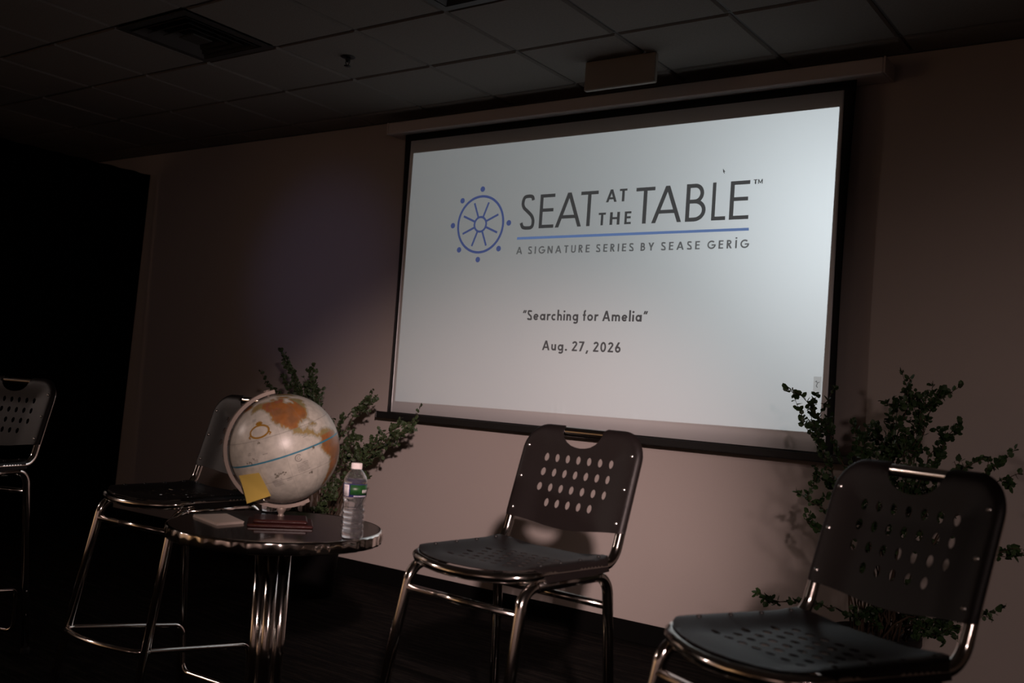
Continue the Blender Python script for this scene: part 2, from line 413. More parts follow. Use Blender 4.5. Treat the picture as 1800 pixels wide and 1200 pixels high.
sheet(-3.8655,-1.3520,-3.8665,-1.3510,1.3975,-.1865,SCR_Y,.0015,True,n=220,m=20).build('white_field',M['screen'],scr)
b=MB(); b.bevbox(S(-3.9715,SCR_Y-.012,-.228),S(-1.2269,SCR_Y+.012,-.190),.005); b.build('bottom_bar',M['black'],scr)
for x in(-3.973,-1.2254): MB().bevbox(S(x-.004,SCR_Y-.013,-.229),S(x+.004,SCR_Y+.013,-.189),.003).build('end_cap',M['black'],scr)

# ---- slide lettering: flat strokes printed on the field
pf=MB(); pf.add([S(x,SCR_Y-.0003,z) for x,z in SLIDE],[(0,3,2,1)]); pf.build('projected_slide',M['screen'],scr)
class Ink:
    def __init__(s): s.mb=MB(); s.k=0
    def poly(s,pts):
        yy=SCR_Y-.0006-.000004*s.k; s.k+=1
        n=len(pts); s.mb.add([S(x,yy,z) for x,z in pts],[tuple(range(n))])
    def stroke(s,pts,w):
        P=[Vector((p[0],p[1])) for p in pts]; n=len(P)
        closed=(P[0]-P[-1]).length<1e-7
        L_=[];R_=[]
        for i in range(n):
            if closed: a=P[(i-1)%(n-1)]; c=P[(i+1)%(n-1)]
            else: a=P[max(i-1,0)]; c=P[min(i+1,n-1)]
            t1=(P[i]-a).normalized() if (P[i]-a).length>1e-9 else None
            t2=(c-P[i]).normalized() if (c-P[i]).length>1e-9 else None
            if t1 is None:t1=t2
            if t2 is None:t2=t1
            t=(t1+t2).normalized(); nn=Vector((-t.y,t.x)); k=1/max(.35,nn.dot(Vector((-t1.y,t1.x))))
            L_.append(P[i]+nn*w/2*k); R_.append(P[i]-nn*w/2*k)
        yy=SCR_Y-.0006-.000004*s.k; s.k+=1
        vs=[S(p.x,yy,p.y) for p in L_+R_]
        s.mb.add(vs,[(i,i+1,n+i+1,n+i) for i in range(n-1)])
    def hs(s,a,b,t):   # slanted bar cut level at both ends
        s.poly([(a[0]-t/2,a[1]),(a[0]+t/2,a[1]),(b[0]+t/2,b[1]),(b[0]-t/2,b[1])])
    def disc(s,c,r,n=18,rx=None): s.poly(arc(c[0],c[1],rx or r,r,0,360,n)[:-1])
    def build(s,name,m,parent):
        o=s.mb.build(name,m,parent); return o
# glyphs in units of the cap height: (advance, list of primitives)
def glyphs(w):
    h=w/2; g={}
    ln=lambda *p:('s',list(p)); st=lambda a,b:('h',a,b,w*1.05)
    bar=lambda x0,x1,y:('p',[(x0,y-h),(x1,y-h),(x1,y+h),(x0,y+h)])
    vb=lambda x,y0,y1:('p',[(x-h,y0),(x+h,y0),(x+h,y1),(x-h,y1)])
    g['A']=(.74,[st((h,0),(.37,1)),st((.74-h,0),(.37,1)),bar(.17,.57,.30)])
    def crv(P,n=5):
        P=[P[0]]+P+[P[-1]]; o=[]
        for i in range(1,len(P)-2):
            a,b,c,d=(Vector(q) for q in P[i-1:i+3])
            for k in range(n):
                t=k/n; q=.5*((2*b)+(c-a)*t+(2*a-5*b+4*c-d)*t*t+(3*b-a-3*c+d)*t*t*t); o.append((q.x,q.y))
        return o+[P[-1]]
    g['S']=(.50,[('s',crv([(.455-h,.83),(.37,.955-h*.6),(.25,1-h),(.11,.945-h*.5),(h+.01,.765),(.09+h*.3,.63),(.24,.515),(.40-h*.3,.38),(.49-h,.235),(.405,.045+h*.6),(.24,h),(.10,.05+h*.6),(h*.8,.20)]))])
    g['E']=(.46,[vb(h,0,1),bar(0,.46,1-h),bar(0,.43,.53),bar(0,.46,h)])
    g['T']=(.50,[vb(.25,0,1),bar(0,.50,1-h)])
    g['H']=(.60,[vb(h,0,1),vb(.60-h,0,1),bar(0,.6,.52)])
    g['L']=(.40,[vb(h,0,1),bar(0,.40,h)])
    g['I']=(w,[vb(h,0,1)])
    g['i']=(w,[vb(h,0,.98),('d',(h,1.22),w*.62)])
    g['N']=(.62,[vb(h,0,1),vb(.62-h,0,1),('h',(.62-h,0),(h,1),w*1.2)])
    g['M']=(.78,[vb(h,0,1),vb(.78-h,0,1),('h',(.39,.12),(h,1),w*1.1),('h',(.39,.12),(.78-h,1),w*1.1)])
    g['U']=(.56,[('s',[(h,1),(h,.28)]+arc(.28,.28,.28-h,.28-h,180,360,14)+[(.56-h,1)])])
    g['R']=(.50,[vb(h,0,1),('s',[(0,1-h),(.22,1-h)]+arc(.22,.74,.24-h,.26-h,90,-90,12)+[(0,.48+h)]),('h',(.50-h,0),(.20,.50),w*1.15)])
    g['B']=(.50,[vb(h,0,1),('s',[(0,1-h),(.22,1-h)]+arc(.22,(1-h+.53)/2,.22-h,(1-h-.53)/2,90,-90,12)+[(0,.53)]),('s',[(0,.53),(.22,.53)]+arc(.22,(.53+h)/2,.28-h,(.53-h)/2,90,-90,14)+[(0,h)])])
    g['Y']=(.60,[vb(.30,0,.45),('h',(.30,.40),(h,1),w*1.1),('h',(.30,.40),(.6-h,1),w*1.1)])
    g['G']=(.78,[('s',arc(.42,.5,.42-h,.5-h,48,350,26)),bar(.42,.42+.42-h*.2,.47)])
    xh=.64; r=xh/2
    g['e']=(.54,[('s',arc(.27,r,.27-h,r-h,5,325,22)),bar(h,.54-h,r)])
    g['a']=(.58,[('s',arc(.27,r,.27-h,r-h,0,360,24)),vb(.56-h,0,xh)])
    g['r']=(.32,[vb(h,0,xh),('s',arc(.27,.34,.27-h,xh-.34-h,170,60,8))])
    g['c']=(.46,[('s',arc(.27,r,.27-h,r-h,50,310,20))])
    g['h']=(.48,[vb(h,0,1.07),('s',arc(.24,.38,.24-h,xh-.38-h,180,0,12)+[(.48-h,0)])])
    g['ii']=(w,[vb(h,0,xh),('d',(h,.90),w*.62)])
    g['n']=(.48,[vb(h,0,xh),('s',arc(.24,.38,.24-h,xh-.38-h,180,0,12)+[(.48-h,0)])])
    g['g']=(.56,[('s',arc(.27,r,.27-h,r-h,0,360,24)),('s',[(.56-h,xh),(.56-h,-.05)]+arc(.30,-.06,.26-h,.24-h,0,-150,12))])
    g['f']=(.30,[('s',[(.15,0),(.15,.85)]+arc(.29,.85,.14,.22-h,180,95,6)),bar(.0,.30,xh-h)])
    g['o']=(.56,[('s',arc(.28,r,.28-h,r-h,0,360,24))])
    g['m']=(.78,[vb(h,0,xh),('s',arc(.235,.40,.235-h,xh-.40-h,180,0,12)+[(.47-h,0)]),('s',arc(.235+.39-h,.40,.235-h,xh-.40-h,180,0,12)+[(.47+.39-2*h,0)])])
    g['l']=(w,[vb(h,0,1.07)])
    g['u']=(.48,[vb(.48-h,0,xh),('s',[(h,xh),(h,.26)]+arc(.24,.26,.24-h,.26-h,180,360,12))])
    g['.']=(w*1.3,[('d',(w*.65,w*.62),w*.65)])
    g[',']=(w*1.5,[('h',(w*.5,-.22),(w*1.1,.12),w)])
    g['2']=(.50,[('s',arc(.25,.735,.25-h,.265-h,175,-30,12)+[(h,h*1.2)]),bar(0,.50,h)])
    g['7']=(.50,[bar(0,.5,1-h),('h',(.14,0),(.5-h,1-h),w*1.1)])
    g['0']=(.54,[('s',arc(.27,.5,.27-h,.5-h,0,360,28))])
    g['6']=(.52,[('s',arc(.26,.30,.26-h,.30-h,0,360,24)),('h',(.075,.40),(.34,1),w*1.15)])
    g['lq']=(.34,[('h',(.05,.70),(.14,1),w*.85),('h',(.22,.70),(.31,1),w*.85)])
    g['rq']=(.34,[('h',(.05,.70),(.14,1),w*.85),('h',(.22,.70),(.31,1),w*.85)])
    return g
LETTER_K=[0]
def put(m,prims,x,z,sx,sz,w):
    ink=Ink(); ink.k=LETTER_K[0]%5*3
    for p in prims:
        if p[0]=='s': ink.stroke([(x+a*sx,z+b*sz) for a,b in p[1]],w*(sx+sz)/2)
        elif p[0]=='p': ink.poly([(x+a*sx,z+b*sz) for a,b in p[1]])
        elif p[0]=='h': ink.hs((x+p[1][0]*sx,z+p[1][1]*sz),(x+p[2][0]*sx,z+p[2][1]*sz),p[3]*sx)
        elif p[0]=='d': ink.disc((x+p[1][0]*sx,z+p[1][1]*sz),p[2]*sz,14,p[2]*sx)
    ink.build('slide_letter',m,scr)
def line(m,text,x0,x1,z0,z1,cap,w,track,space):
    # text: list of glyph keys; fits the line exactly between x0 and x1, baseline running z0 -> z1
    g=glyphs(w); adv=0; pos=[]
    for k in text:
        if k==' ': adv+=space; continue
        pos.append((k,adv)); adv+=g[k][0]+track
    adv-=track; sx=(x1-x0)/adv
    for k,a in pos: put(m,g[k][1],x0+a*sx,z0+(z1-z0)*(a/adv),sx,cap,w)
def boxed(m,k,x0,x1,z0,z1,w):
    g=glyphs(w); a,pr=g[k]; put(m,pr,x0,z0,(x1-x0)/a,z1-z0,w)
BW=.098
for k,x0,x1 in (('S',-3.043,-2.948),('E',-2.921,-2.8284),('A',-2.8185,-2.6600),('T',-2.6696,-2.5663),('T',-2.3502,-2.2459),('A',-2.2570,-2.0985),('B',-2.0780,-1.9735),('L',-1.944,-1.8735),('E',-1.8550,-1.7602)):
    boxed(M['ink_dark'],k,x0,x1,.8465 if k!='S' else .842,1.0265 if k!='S' else 1.031,BW)
for k,x0,x1,z0,z1 in (('A',-2.5200,-2.4590,.9635,1.0275),('T',-2.4440,-2.4010,.9635,1.0272),('T',-2.5577,-2.5160,.8475,.9115),('H',-2.4915,-2.4350,.8475,.9115),('E',-2.4075,-2.3705,.8475,.9115)):
    boxed(M['ink_dark'],k,x0,x1,z0,z1,.165)
boxed(M['ink_dark'],'T',-1.7445,-1.7255,1.0070,1.0280,.16); boxed(M['ink_dark'],'M',-1.7225,-1.7010,1.0070,1.0280,.14)
ink=Ink(); ink.poly([(-3.0555,.7900),(-1.7537,.7926),(-1.7543,.8055),(-3.0550,.8038)]); ink.build('slide_underline',M['ink_sky'],scr)
line(M['ink_grey'],list('A SIGNATURE SERIES BY SEASE GERiG'),-3.0540,-1.7510,.7118,.7122,.0390,.155,.32,.42)
line(M['ink_dark'],['lq','S','e','a','r','c','h','ii','n','g',' ','f','o','r',' ','A','m','e','l','ii','a','rq'],-2.9825,-2.2460,.3605,.3640,.0520,.165,.13,.30)
line(M['ink_dark'],['A','u','g','.',' ','2','7',',',' ','2','0','2','6'],-2.8465,-2.3815,.2055,.2085,.0505,.165,.15,.30)
# ship's-wheel emblem
ink=Ink(); wc=(-3.3105,.8835); wr=.1555
ink.stroke(arc(wc[0],wc[1],wr,wr,0,360,56),.0135); ink.stroke(arc(wc[0],wc[1],.0405,.0405,0,360,32),.0115)
for k in range(8):
    a=math.radians(22.5+45*k); c,s=math.cos(a),math.sin(a)
    ink.stroke([(wc[0]+c*.040,wc[1]+s*.040),(wc[0]+c*.1295,wc[1]+s*.1295)],.0115)
for k in range(8):
    if k==1: continue
    a=math.radians(45*k); ink.disc((wc[0]+.1935*math.cos(a),wc[1]+.1955*math.sin(a)),.0155)
ink.build('slide_wheel_emblem',M['ink_blue'],scr)
ink=Ink(); cx,cz=-1.8985,1.0900; q=.021
ink.poly([(cx,cz),(cx+.002,cz-q*.95),(cx+.0055,cz-q*.70),(cx+.0125,cz-q*.78)]); ink.stroke([(cx+.005,cz-q*.7),(cx+.0085,cz-q*1.12)],.0032); ink.build('slide_pointer',M['ink_dark'],scr)
ink=Ink(); ink.poly([(-1.4175,.0700),(-1.3835,.0705),(-1.3830,.1400),(-1.4170,.1395)]); ink.build('slide_corner_icon',M['ink_white'],scr)
ink=Ink(); ink.k=40; ink.stroke([(-1.410,.116),(-1.404,.120),(-1.400,.110),(-1.404,.098),(-1.398,.092)],.003); ink.stroke([(-1.398,.112),(-1.391,.117)],.003); ink.build('slide_corner_icon_mark',M['ink_grey'],scr)

# ------------------------------------------------------------------ perforated bar stools
def cdt(outline,holes,inner,keep):
    V=[Vector(p) for p in outline]; E=[(i,(i+1)%len(outline)) for i in range(len(outline))]
    for hl in holes:
        n=len(V); V+=[Vector(p) for p in hl]; E+=[(n+i,n+(i+1)%len(hl)) for i in range(len(hl))]
    V+=[Vector(p) for p in inner]
    r=delaunay_2d_cdt(V,E,[],0,1e-6)
    vs=[(v.x,v.y) for v in r[0]]; fs=[]
    for f in r[2]:
        c=(sum(vs[i][0] for i in f)/len(f),sum(vs[i][1] for i in f)/len(f))
        if keep(c): fs.append(tuple(f))
    return vs,fs
def inside(p,poly):
    x,y=p; c=False; n=len(poly); j=n-1
    for i in range(n):
        xi,yi=poly[i]; xj,yj=poly[j]
        if (yi>y)!=(yj>y) and x<(xj-xi)*(y-yi)/(yj-yi)+xi: c=not c
        j=i
    return c
def panel_mesh(outline,hole_specs,fn,thick,step=.014,extra=()):
    holes=[arc(cx,cz,rx,rz,0,360,10)[:-1] for cx,cz,rx,rz in hole_specs]
    xs=[p[0] for p in outline]; zs=[p[1] for p in outline]; inner=list(extra)
    def clear(p):
        for cx,cz,rx,rz in hole_specs:
            if ((p[0]-cx)/(rx+.004))**2+((p[1]-cz)/(rz+.004))**2<1: return False
        return True
    x=min(xs)
    while x<max(xs):
        z=min(zs)
        while z<max(zs):
            p=(x+.0007,z+.0004)
            if inside(p,outline) and clear(p): inner.append(p)
            z+=step
        x+=step
    def keep(c):
        if not inside(c,outline): return False
        for hl in holes:
            if inside(c,hl): return False
        return True
    vs,fs=cdt(outline,holes,inner,keep)
    n=len(vs)
    top=[Vector(fn(*p)) for p in vs]
    # normals from the height function
    nor=[]
    for p in vs:
        e=.001; a=Vector(fn(p[0]+e,p[1]))-Vector(fn(p[0]-e,p[1])); b=Vector(fn(p[0],p[1]+e))-Vector(fn(p[0],p[1]-e))
        nor.append(a.cross(b).normalized())
    bot=[t-m_*thick for t,m_ in zip(top,nor)]
    cnt={}
    for f in fs:
        for i in range(len(f)):
            a,b=f[i],f[(i+1)%len(f)]; cnt[(a,b)]=1
    mb=MB(); F=list(fs)+[tuple(n+i for i in reversed(f)) for f in fs]
    mb.add(top+bot,F,True)
    side=[(a,n+a,n+b,b) for (a,b) in cnt if (b,a) not in cnt]
    P2=top+bot; mb.add([p for q in side for p in (P2[q[0]],P2[q[1]],P2[q[2]],P2[q[3]])],[(4*i,4*i+1,4*i+2,4*i+3) for i in range(len(side))])
    return mb
SEAT=.7575
yt=lambda z:.2075+.322*(z-.098)          # back-tube centre line, leaning back
def dome(mb,c,n,r=.0055,hh=.0032):
    n=Vector(n).normalized(); a=n.orthogonal().normalized(); b=n.cross(a); c=Vector(c); vs=[];fs=[]
    for k,(rr,h) in enumerate(((1,-.002),(1,.0),(.72,.75*hh),(.0,hh))):
        for i in range(10):
            t=2*PI*i/10; vs.append(c+(a*math.cos(t)+b*math.sin(t))*r*rr+n*h)
    for k in range(3):
        for i in range(10):
            j=(i+1)%10; fs.append((k*10+i,k*10+j,k*10+10+j,k*10+10+i))
    return mb.add(vs,fs,True)
def make_stool():
    root=empty('bar_stool',(0,0,0))
    U=lambda x,y,z:(x,y,SEAT+z)
    # one continuous tube: back hoop + seat ring
    half=[(0,yt(.322),.322),(.1885,yt(.322),.322),(.1885,yt(-.004),-.004),(.1885,-.10,.0)]
    P=fillet(half,[0,.064,.060,0],9)
    bow=[(.1885,-.125,0),(.1875,-.152,-.003),(.178,-.177,-.006),(.150,-.200,-.009),(.10,-.219,-.012),(.05,-.231,-.0135),(0,-.235,-.014)]
    P=[tuple(p) for p in P]+bow
    mir=[(-x,y,z) for x,y,z in reversed(P[:-1])]
    loop=[U(*p) for p in P+mir]
    MB().tube(loop,.0133,14,False).build('tube_frame',M['chrome'],root)
    # side legs: front leg, rail, rear leg out of one bent tube per side, each its own part
    for s in (-1,1):
        top=fillet([(.2155,-.324,-.757),(.1855,-.187,-.0285),(.1855,.156,-.0285),(.209,.212,-.757)],[0,.055,.055,0],9)
        top=[(s*p[0],p[1],p[2]) for p in top]; k=11
        fr=MB().tube([U(*p) for p in top[:k]],.0142,14).build('leg',M['chrome'],root)
        MB().tube([U(*p) for p in (top[k-1],top[k])],.0141,14).build('side_rail',M['chrome'],root)
        re=MB().tube([U(*p) for p in top[k:]],.0142,14).build('leg',M['chrome'],root)
        for lg,a in ((fr,(s*.2155,-.324)),(re,(s*.209,.212))):
            MB().lathe([(.0160,0),(.0172,.004),(.0172,.022),(.0146,.026)],14,(a[0],a[1],0)).build('foot_cap',M['glide'],lg)
    MB().tube([U(-.192,-.1985,-.090),U(.192,-.1985,-.090)],.0105,12).build('stretcher',M['chrome'],root)
    MB().tube([U(-.190,.162,-.110),U(.190,.162,-.110)],.0105,12).build('stretcher',M['chrome'],root)
    fp=fillet([(0,.184,-.668),(.168,.184,-.668),(.176,.176,-.503),(.196,-.245,-.446)],[0,.035,.045,0],7)
    fp=[tuple(p) for p in fp]+[(.1955,-.262,-.4445),(.186,-.279,-.444),(.160,-.292,-.4435),(.11,-.305,-.443),(.055,-.313,-.4425),(0,-.316,-.4425)]
    fm=[(-x,y,z) for x,y,z in reversed(fp[:-1])]
    foot=MB().tube([U(*p) for p in fp+fm],.0088,12,False).build('footrest',M['chrome'],root)
    b=MB()
    for s in(-1,1):
        for q in ((s*.215,-.262,-.44),(s*.207,.195,-.505),(s*.208,.198,-.60)): dome(b,U(*q),(s,0,0),.005,.003)
    # (six small screw heads, three a side)
    for s in(-1,1):
        for q in ((s*.2145,-.262,-.44),(s*.2105,.189,-.505),(s*.2130,.196,-.60)): dome(MB(),U(*q),(s,0,0),.006,.004).build('bolt',M['bolt'],foot)
    # backrest
    RR,WR=.0160,.0225                     # the panel rolls WR along its edge around the tube
    W_,ZT,RC=.2040-RR+WR,.3390-RR+WR,.0745-RR+WR
    out=[(W_,.076),(W_,ZT-RC)]+arc(W_-RC,ZT-RC,RC,RC,0,90,10)[1:]
    notch=[(.074,ZT),(.0690,.335),(.0665,.318),(.061,.306),(.050,.294),(.034,.285),(.017,.281),(0,.2795)]
    right=out+notch
    def zb(u): return .0760-.0175*(.5+.5*math.cos(PI*min(1,abs(u)/.204)))**.9
    bottom=[(u,zb(u)) for u in np.linspace(-W_,W_,27)[1:-1]]
    outline=right+[(-u,v) for u,v in reversed(right[:-1])]+bottom
    def dist(u,v):
        qx=abs(u)-(W_-RC); qz=v-(ZT-RC); sg=1 if u>=0 else -1
        if qx>0 and qz>0:
            l=math.hypot(qx,qz); return RC-l,(sg*qx/l,qz/l)
        if qx>qz: return RC-qx,(sg,0)
        return RC-qz,(0,1)
    def back(u,v):
        d,n=dist(u,v); d=max(0,d)
        if d<WR:
            th=(WR-d)/RR; k=RR*math.sin(th)-(WR-d)
            u+=n[0]*k; v+=n[1]*k; off=-RR*1.065*math.cos(th)
        else:
            t=min(1,(d-WR)/.10); off=-RR*1.065+.014*t*t*(3-2*t)
        return (u,yt(v)+off,SEAT+v)
    hs=[]
    for r,z in enumerate((.246,.205,.1635)):
        for k in range(7): hs.append(((k-3)*.0370,z,.0078,.0115))
    for k in range(5): hs.append(((k-2)*.0370,.1225,.0078,.0115))
    ins=[]
    for dd in (.004,.009,.014,.019,.024,.030):
        for z in np.arange(.086,ZT-RC,.012): ins+=[(W_-dd,z),(-W_+dd,z)]
        for a in np.linspace(4,86,9):
            rr=RC-dd; x=W_-RC+rr*math.cos(math.radians(a)); z=ZT-RC+rr*math.sin(math.radians(a)); ins+=[(x,z),(-x,z)]
        for x in np.arange(.085,W_-RC,.012): ins+=[(x,ZT-dd),(-x,ZT-dd)]
    br=panel_mesh(outline,hs,back,.0020,.013,ins).build('backrest',M['plastic'],root)
    for s in(-1,1):
        for z,x in ((.275,.178),(.187,.178),(.099,.178)):
            p=back(s*x,z); dome(MB(),p,(0,-1,.3),.0058,.0036).build('bolt',M['bolt'],br)
    # seat
    SK=.046
    side=[(.186,.150),(.186+SK,.140),(.186+SK,.05),(.186+SK,-.05),(.186+SK,-.118),(.205,-.140),(.190,-.160),(.172,-.181),(.145,-.199),(.10,-.2155),(.05,-.2275),(0,-.2315)]
    so=[(x,y) for x,y in side]+[(-x,y) for x,y in reversed(side[:-1])]+[(-.15,.166),(-.08,.172),(0,.173),(.08,.172),(.15,.166)]
    so=so[::-1]
    def seat(u,v):
        k=abs(u)-.186
        if k>0:                            # side skirt rolled down over the tube
            th=min(PI/2,k/.0155); x=.186+.0155*math.sin(th); dz=.0155*(1-math.cos(th))+max(0,k-.0155*PI/2)
            p=seat(math.copysign(.186,u),v); return (math.copysign(x,u),v,p[2]-dz)
        e=min(1,max(0,(.186-abs(u))/.085)); e=e*e*(3-2*e); f=min(1,max(0,(v+.24)/.13)); f=f*f*(3-2*f)
        return (u,v,SEAT+.0170-.016*e*f-.013*(1-f)*(1-f)+.006*max(0,(v-.10)/.07))
    sh=[]
    for r,y in enumerate((-.125,-.088,-.051,-.014,.023,.060)):
        n=6 if r%2 else 7
        for k in range(n): sh.append(((k-(n-1)/2)*.0370,y,.0115,.0078))
    sx=[(q*x,y) for x in (.189,.193,.197,.202,.207,.212,.220) for y in np.arange(-.095,.14,.015) for q in (-1,1)]
    st=panel_mesh(so,sh,seat,.0020,.014,sx).build('seat',M['plastic'],root)
    for s in(-1,1):
        for y in (-.115,-.035,.045,.125):
            dome(MB(),seat(s*.176,y),(0,0,1),.0058,.0036).build('bolt',M['black'],st)
    return root
stool=make_stool()
ST=[((-3.959,1.901),20.32,'black perforated bar stool at the far left, cut by the picture edge, beside the curtain'),
    ((-2.830,2.121),1.86,'black perforated bar stool behind the round table, its back half hidden by the globe'),
    ((-1.461,2.123),-4.77,'black perforated bar stool in the middle, below the lit screen, back in full view'),
    ((-0.597,1.842),-26.84,'nearest black perforated bar stool at right, out of focus, before the leafy potted plant')]
for i,((x,y),a,lb) in enumerate(ST):
    o=stool if i==0 else copy_tree(stool)
    o.location=(x,y,0); o.rotation_euler=(0,0,math.radians(a)); tag(o,lb,'stool','chrome bar stools in a row')

# ------------------------------------------------------------------ round table
TX,TY,TZ=-2.195,1.965,Z(-.443)
tb=empty('round_table',(TX,TY,0)); tag(tb,'round pedestal table with dark glossy top and rippled metal edge','table')
MB().lathe([(.30,TZ-.030),(.3005,TZ-.004),(.2985,TZ)],96).build('tabletop',M['laminate'],tb)
mb=MB(); nn=384; vs=[]; prof=[(.3004,TZ-.034),(.3050,TZ-.034),(.3062,TZ-.029),(.3062,TZ-.006),(.3045,TZ-.0005),(.2995,TZ+.0008)]
for r,z in prof:
    for k in range(nn):
        a=2*PI*k/nn; rip=.00075*math.sin(44*a)+.00045*math.sin(27*a+1) if .3049<r else 0
        vs.append(((r+rip)*math.cos(a),(r+rip)*math.sin(a),z))
fs=[]
for i in range(len(prof)-1):
    for k in range(nn):
        j=(k+1)%nn; fs.append((i*nn+k,i*nn+j,(i+1)*nn+j,(i+1)*nn+k))
mb.add(vs,fs,True); mb.build('edge_band',M['chrome'],tb)
for k,(dr,df) in enumerate(((-.034,.006),(-.002,-.026),(.031,.012))):      # three upright tubes bundled into the pedestal
    MB().lathe([(.0175,.03),(.0175,TZ-.05)],24,(dr*.664-df*.74,dr*.748+df*.66,0)).build('column',M['chrome'],tb)
MB().lathe([(.045,TZ-.052),(.12,TZ-.045),(.125,TZ-.0305)],32).build('top_flange',M['black'],tb)
MB().lathe([(.235,.0),(.24,.006),(.235,.012),(.10,.028),(.062,.034),(.0,.036)],48).build('foot_disc',M['chrome'],tb)

# small card pad on the table
cz=.0075
cd=[(-2.428,1.851),(-2.261,1.806),(-2.257,1.897),(-2.403,1.951)]
cxm=sum(p[0] for p in cd)/4; cym=sum(p[1] for p in cd)/4
pad=empty('note_cards',(cxm,cym,TZ)); tag(pad,'small stack of blank cream cards lying at the left of the table','cards')
rr=random.Random(4)
for k in range(5):
    jx,jy=rr.uniform(-.0012,.0012),rr.uniform(-.0012,.0012); z0=k*.0014+.0002; z1=z0+.0012
    mb=MB(); q=[(x-cxm+jx,y-cym+jy) for x,y in cd]
    mb.add([(x,y,z0) for x,y in q]+[(x,y,z1) for x,y in q],[(3,2,1,0),(4,5,6,7)]+[(i,(i+1)%4,4+(i+1)%4,4+i) for i in range(4)]); mb.build('card',M['paper'],pad)

# ------------------------------------------------------------------ globe
GC=Vector((-2.218,1.993,-.2234)); GR=.159
pole=Vector((-.191,-.319,.928)).normalized(); v=Vector((.742,-.666,.075)).normalized()
a0=(v-pole*v.dot(pole)).normalized(); east=pole.cross(a0)
LON0=-119.0
def geo(lon,lat,r=GR):
    a=math.radians(lon-LON0); b=math.radians(lat)
    return (a0*math.cos(a)+east*math.sin(a))*math.cos(b)*r+pole*math.sin(b)*r
gl=empty('desk_globe',(GC.x,GC.y,TZ)); tag(gl,'antique-style desk globe with orange continents on a dark wooden base on the table','globe')
GZ=Z(GC.z)-TZ
LAND={
'na':[(-168,66),(-162,70),(-156,71),(-140,70),(-128,70),(-115,68),(-108,68),(-95,68),(-94,72),(-86,68),(-82,68),(-86,64),(-94,60),(-92,57),(-82,55),(-80,51),(-78,56),(-77,62),(-70,61),(-65,59),(-60,55),(-56,52),(-60,50),(-66,49),(-64,46),(-70,43),(-71,41),(-75,38),(-76,35),(-81,31),(-80,26),(-82,29),(-85,30),(-90,29),(-97,27),(-97,22),(-94,18),(-91,19),(-87,21),(-88,16),(-83,15),(-83,10),(-79,9.5),(-77,8),(-80,7),(-83,8),(-86,11.5),(-92,14),(-97,15.7),(-105,20),(-106,23),(-112,29),(-114,31),(-112,26),(-110,23),(-114,28),(-117,33),(-121,35),(-124,40),(-124,47),(-128,51),(-134,57),(-140,60),(-148,60),(-153,58),(-162,54.5),(-158,58),(-165,60),(-165,64)],
'sa':[(-79,9),(-72,12),(-62,10.5),(-52,5),(-50,0),(-42,-3),(-35,-6),(-39,-14),(-41,-22),(-48,-26),(-54,-34),(-58,-38),(-65,-42),(-66,-47),(-69,-52),(-72,-54),(-75,-50),(-73,-42),(-73,-37),(-71,-30),(-70,-18),(-76,-14),(-81,-6),(-80,0),(-77.5,4)],
'greenland':[(-73,78),(-60,82),(-30,83),(-20,75),(-25,70),(-40,65),(-44,60),(-52,65),(-55,70)],
'baffin':[(-90,74),(-80,73),(-68,68),(-64,65),(-74,64),(-86,70)],
'victoria':[(-118,73),(-105,73),(-103,69),(-116,70)],
'cuba':[(-85,22),(-80,23.3),(-74,20.2),(-78,20)],
'australia':[(114,-22),(122,-18),(130,-12),(136,-12),(141,-11),(146,-19),(153,-26),(150,-37),(141,-38),(131,-32),(118,-35)],
'asia':[(60,70),(100,77),(140,73),(180,69),(190,66),(178,62),(163,60),(156,51),(160,60),(142,59),(135,54),(140,48),(128,42),(126,35),(120,40),(122,30),(110,20),(105,9),(100,13),(95,16),(80,8),(72,20),(60,25)],
'africa':[(-17,15),(-6,35),(10,37),(32,31),(43,11),(51,12),(40,-5),(35,-24),(20,-35),(12,-17),(9,4),(-8,4)],
'europe':[(-9,37),(-9,43),(0,46),(5,52),(10,58),(5,60),(15,69),(30,70),(60,70),(60,45),(40,41),(28,37),(18,40),(10,44),(0,38)],
'nz':[(167,-46),(173,-41),(178,-38),(173,-35),(172,-43)]}
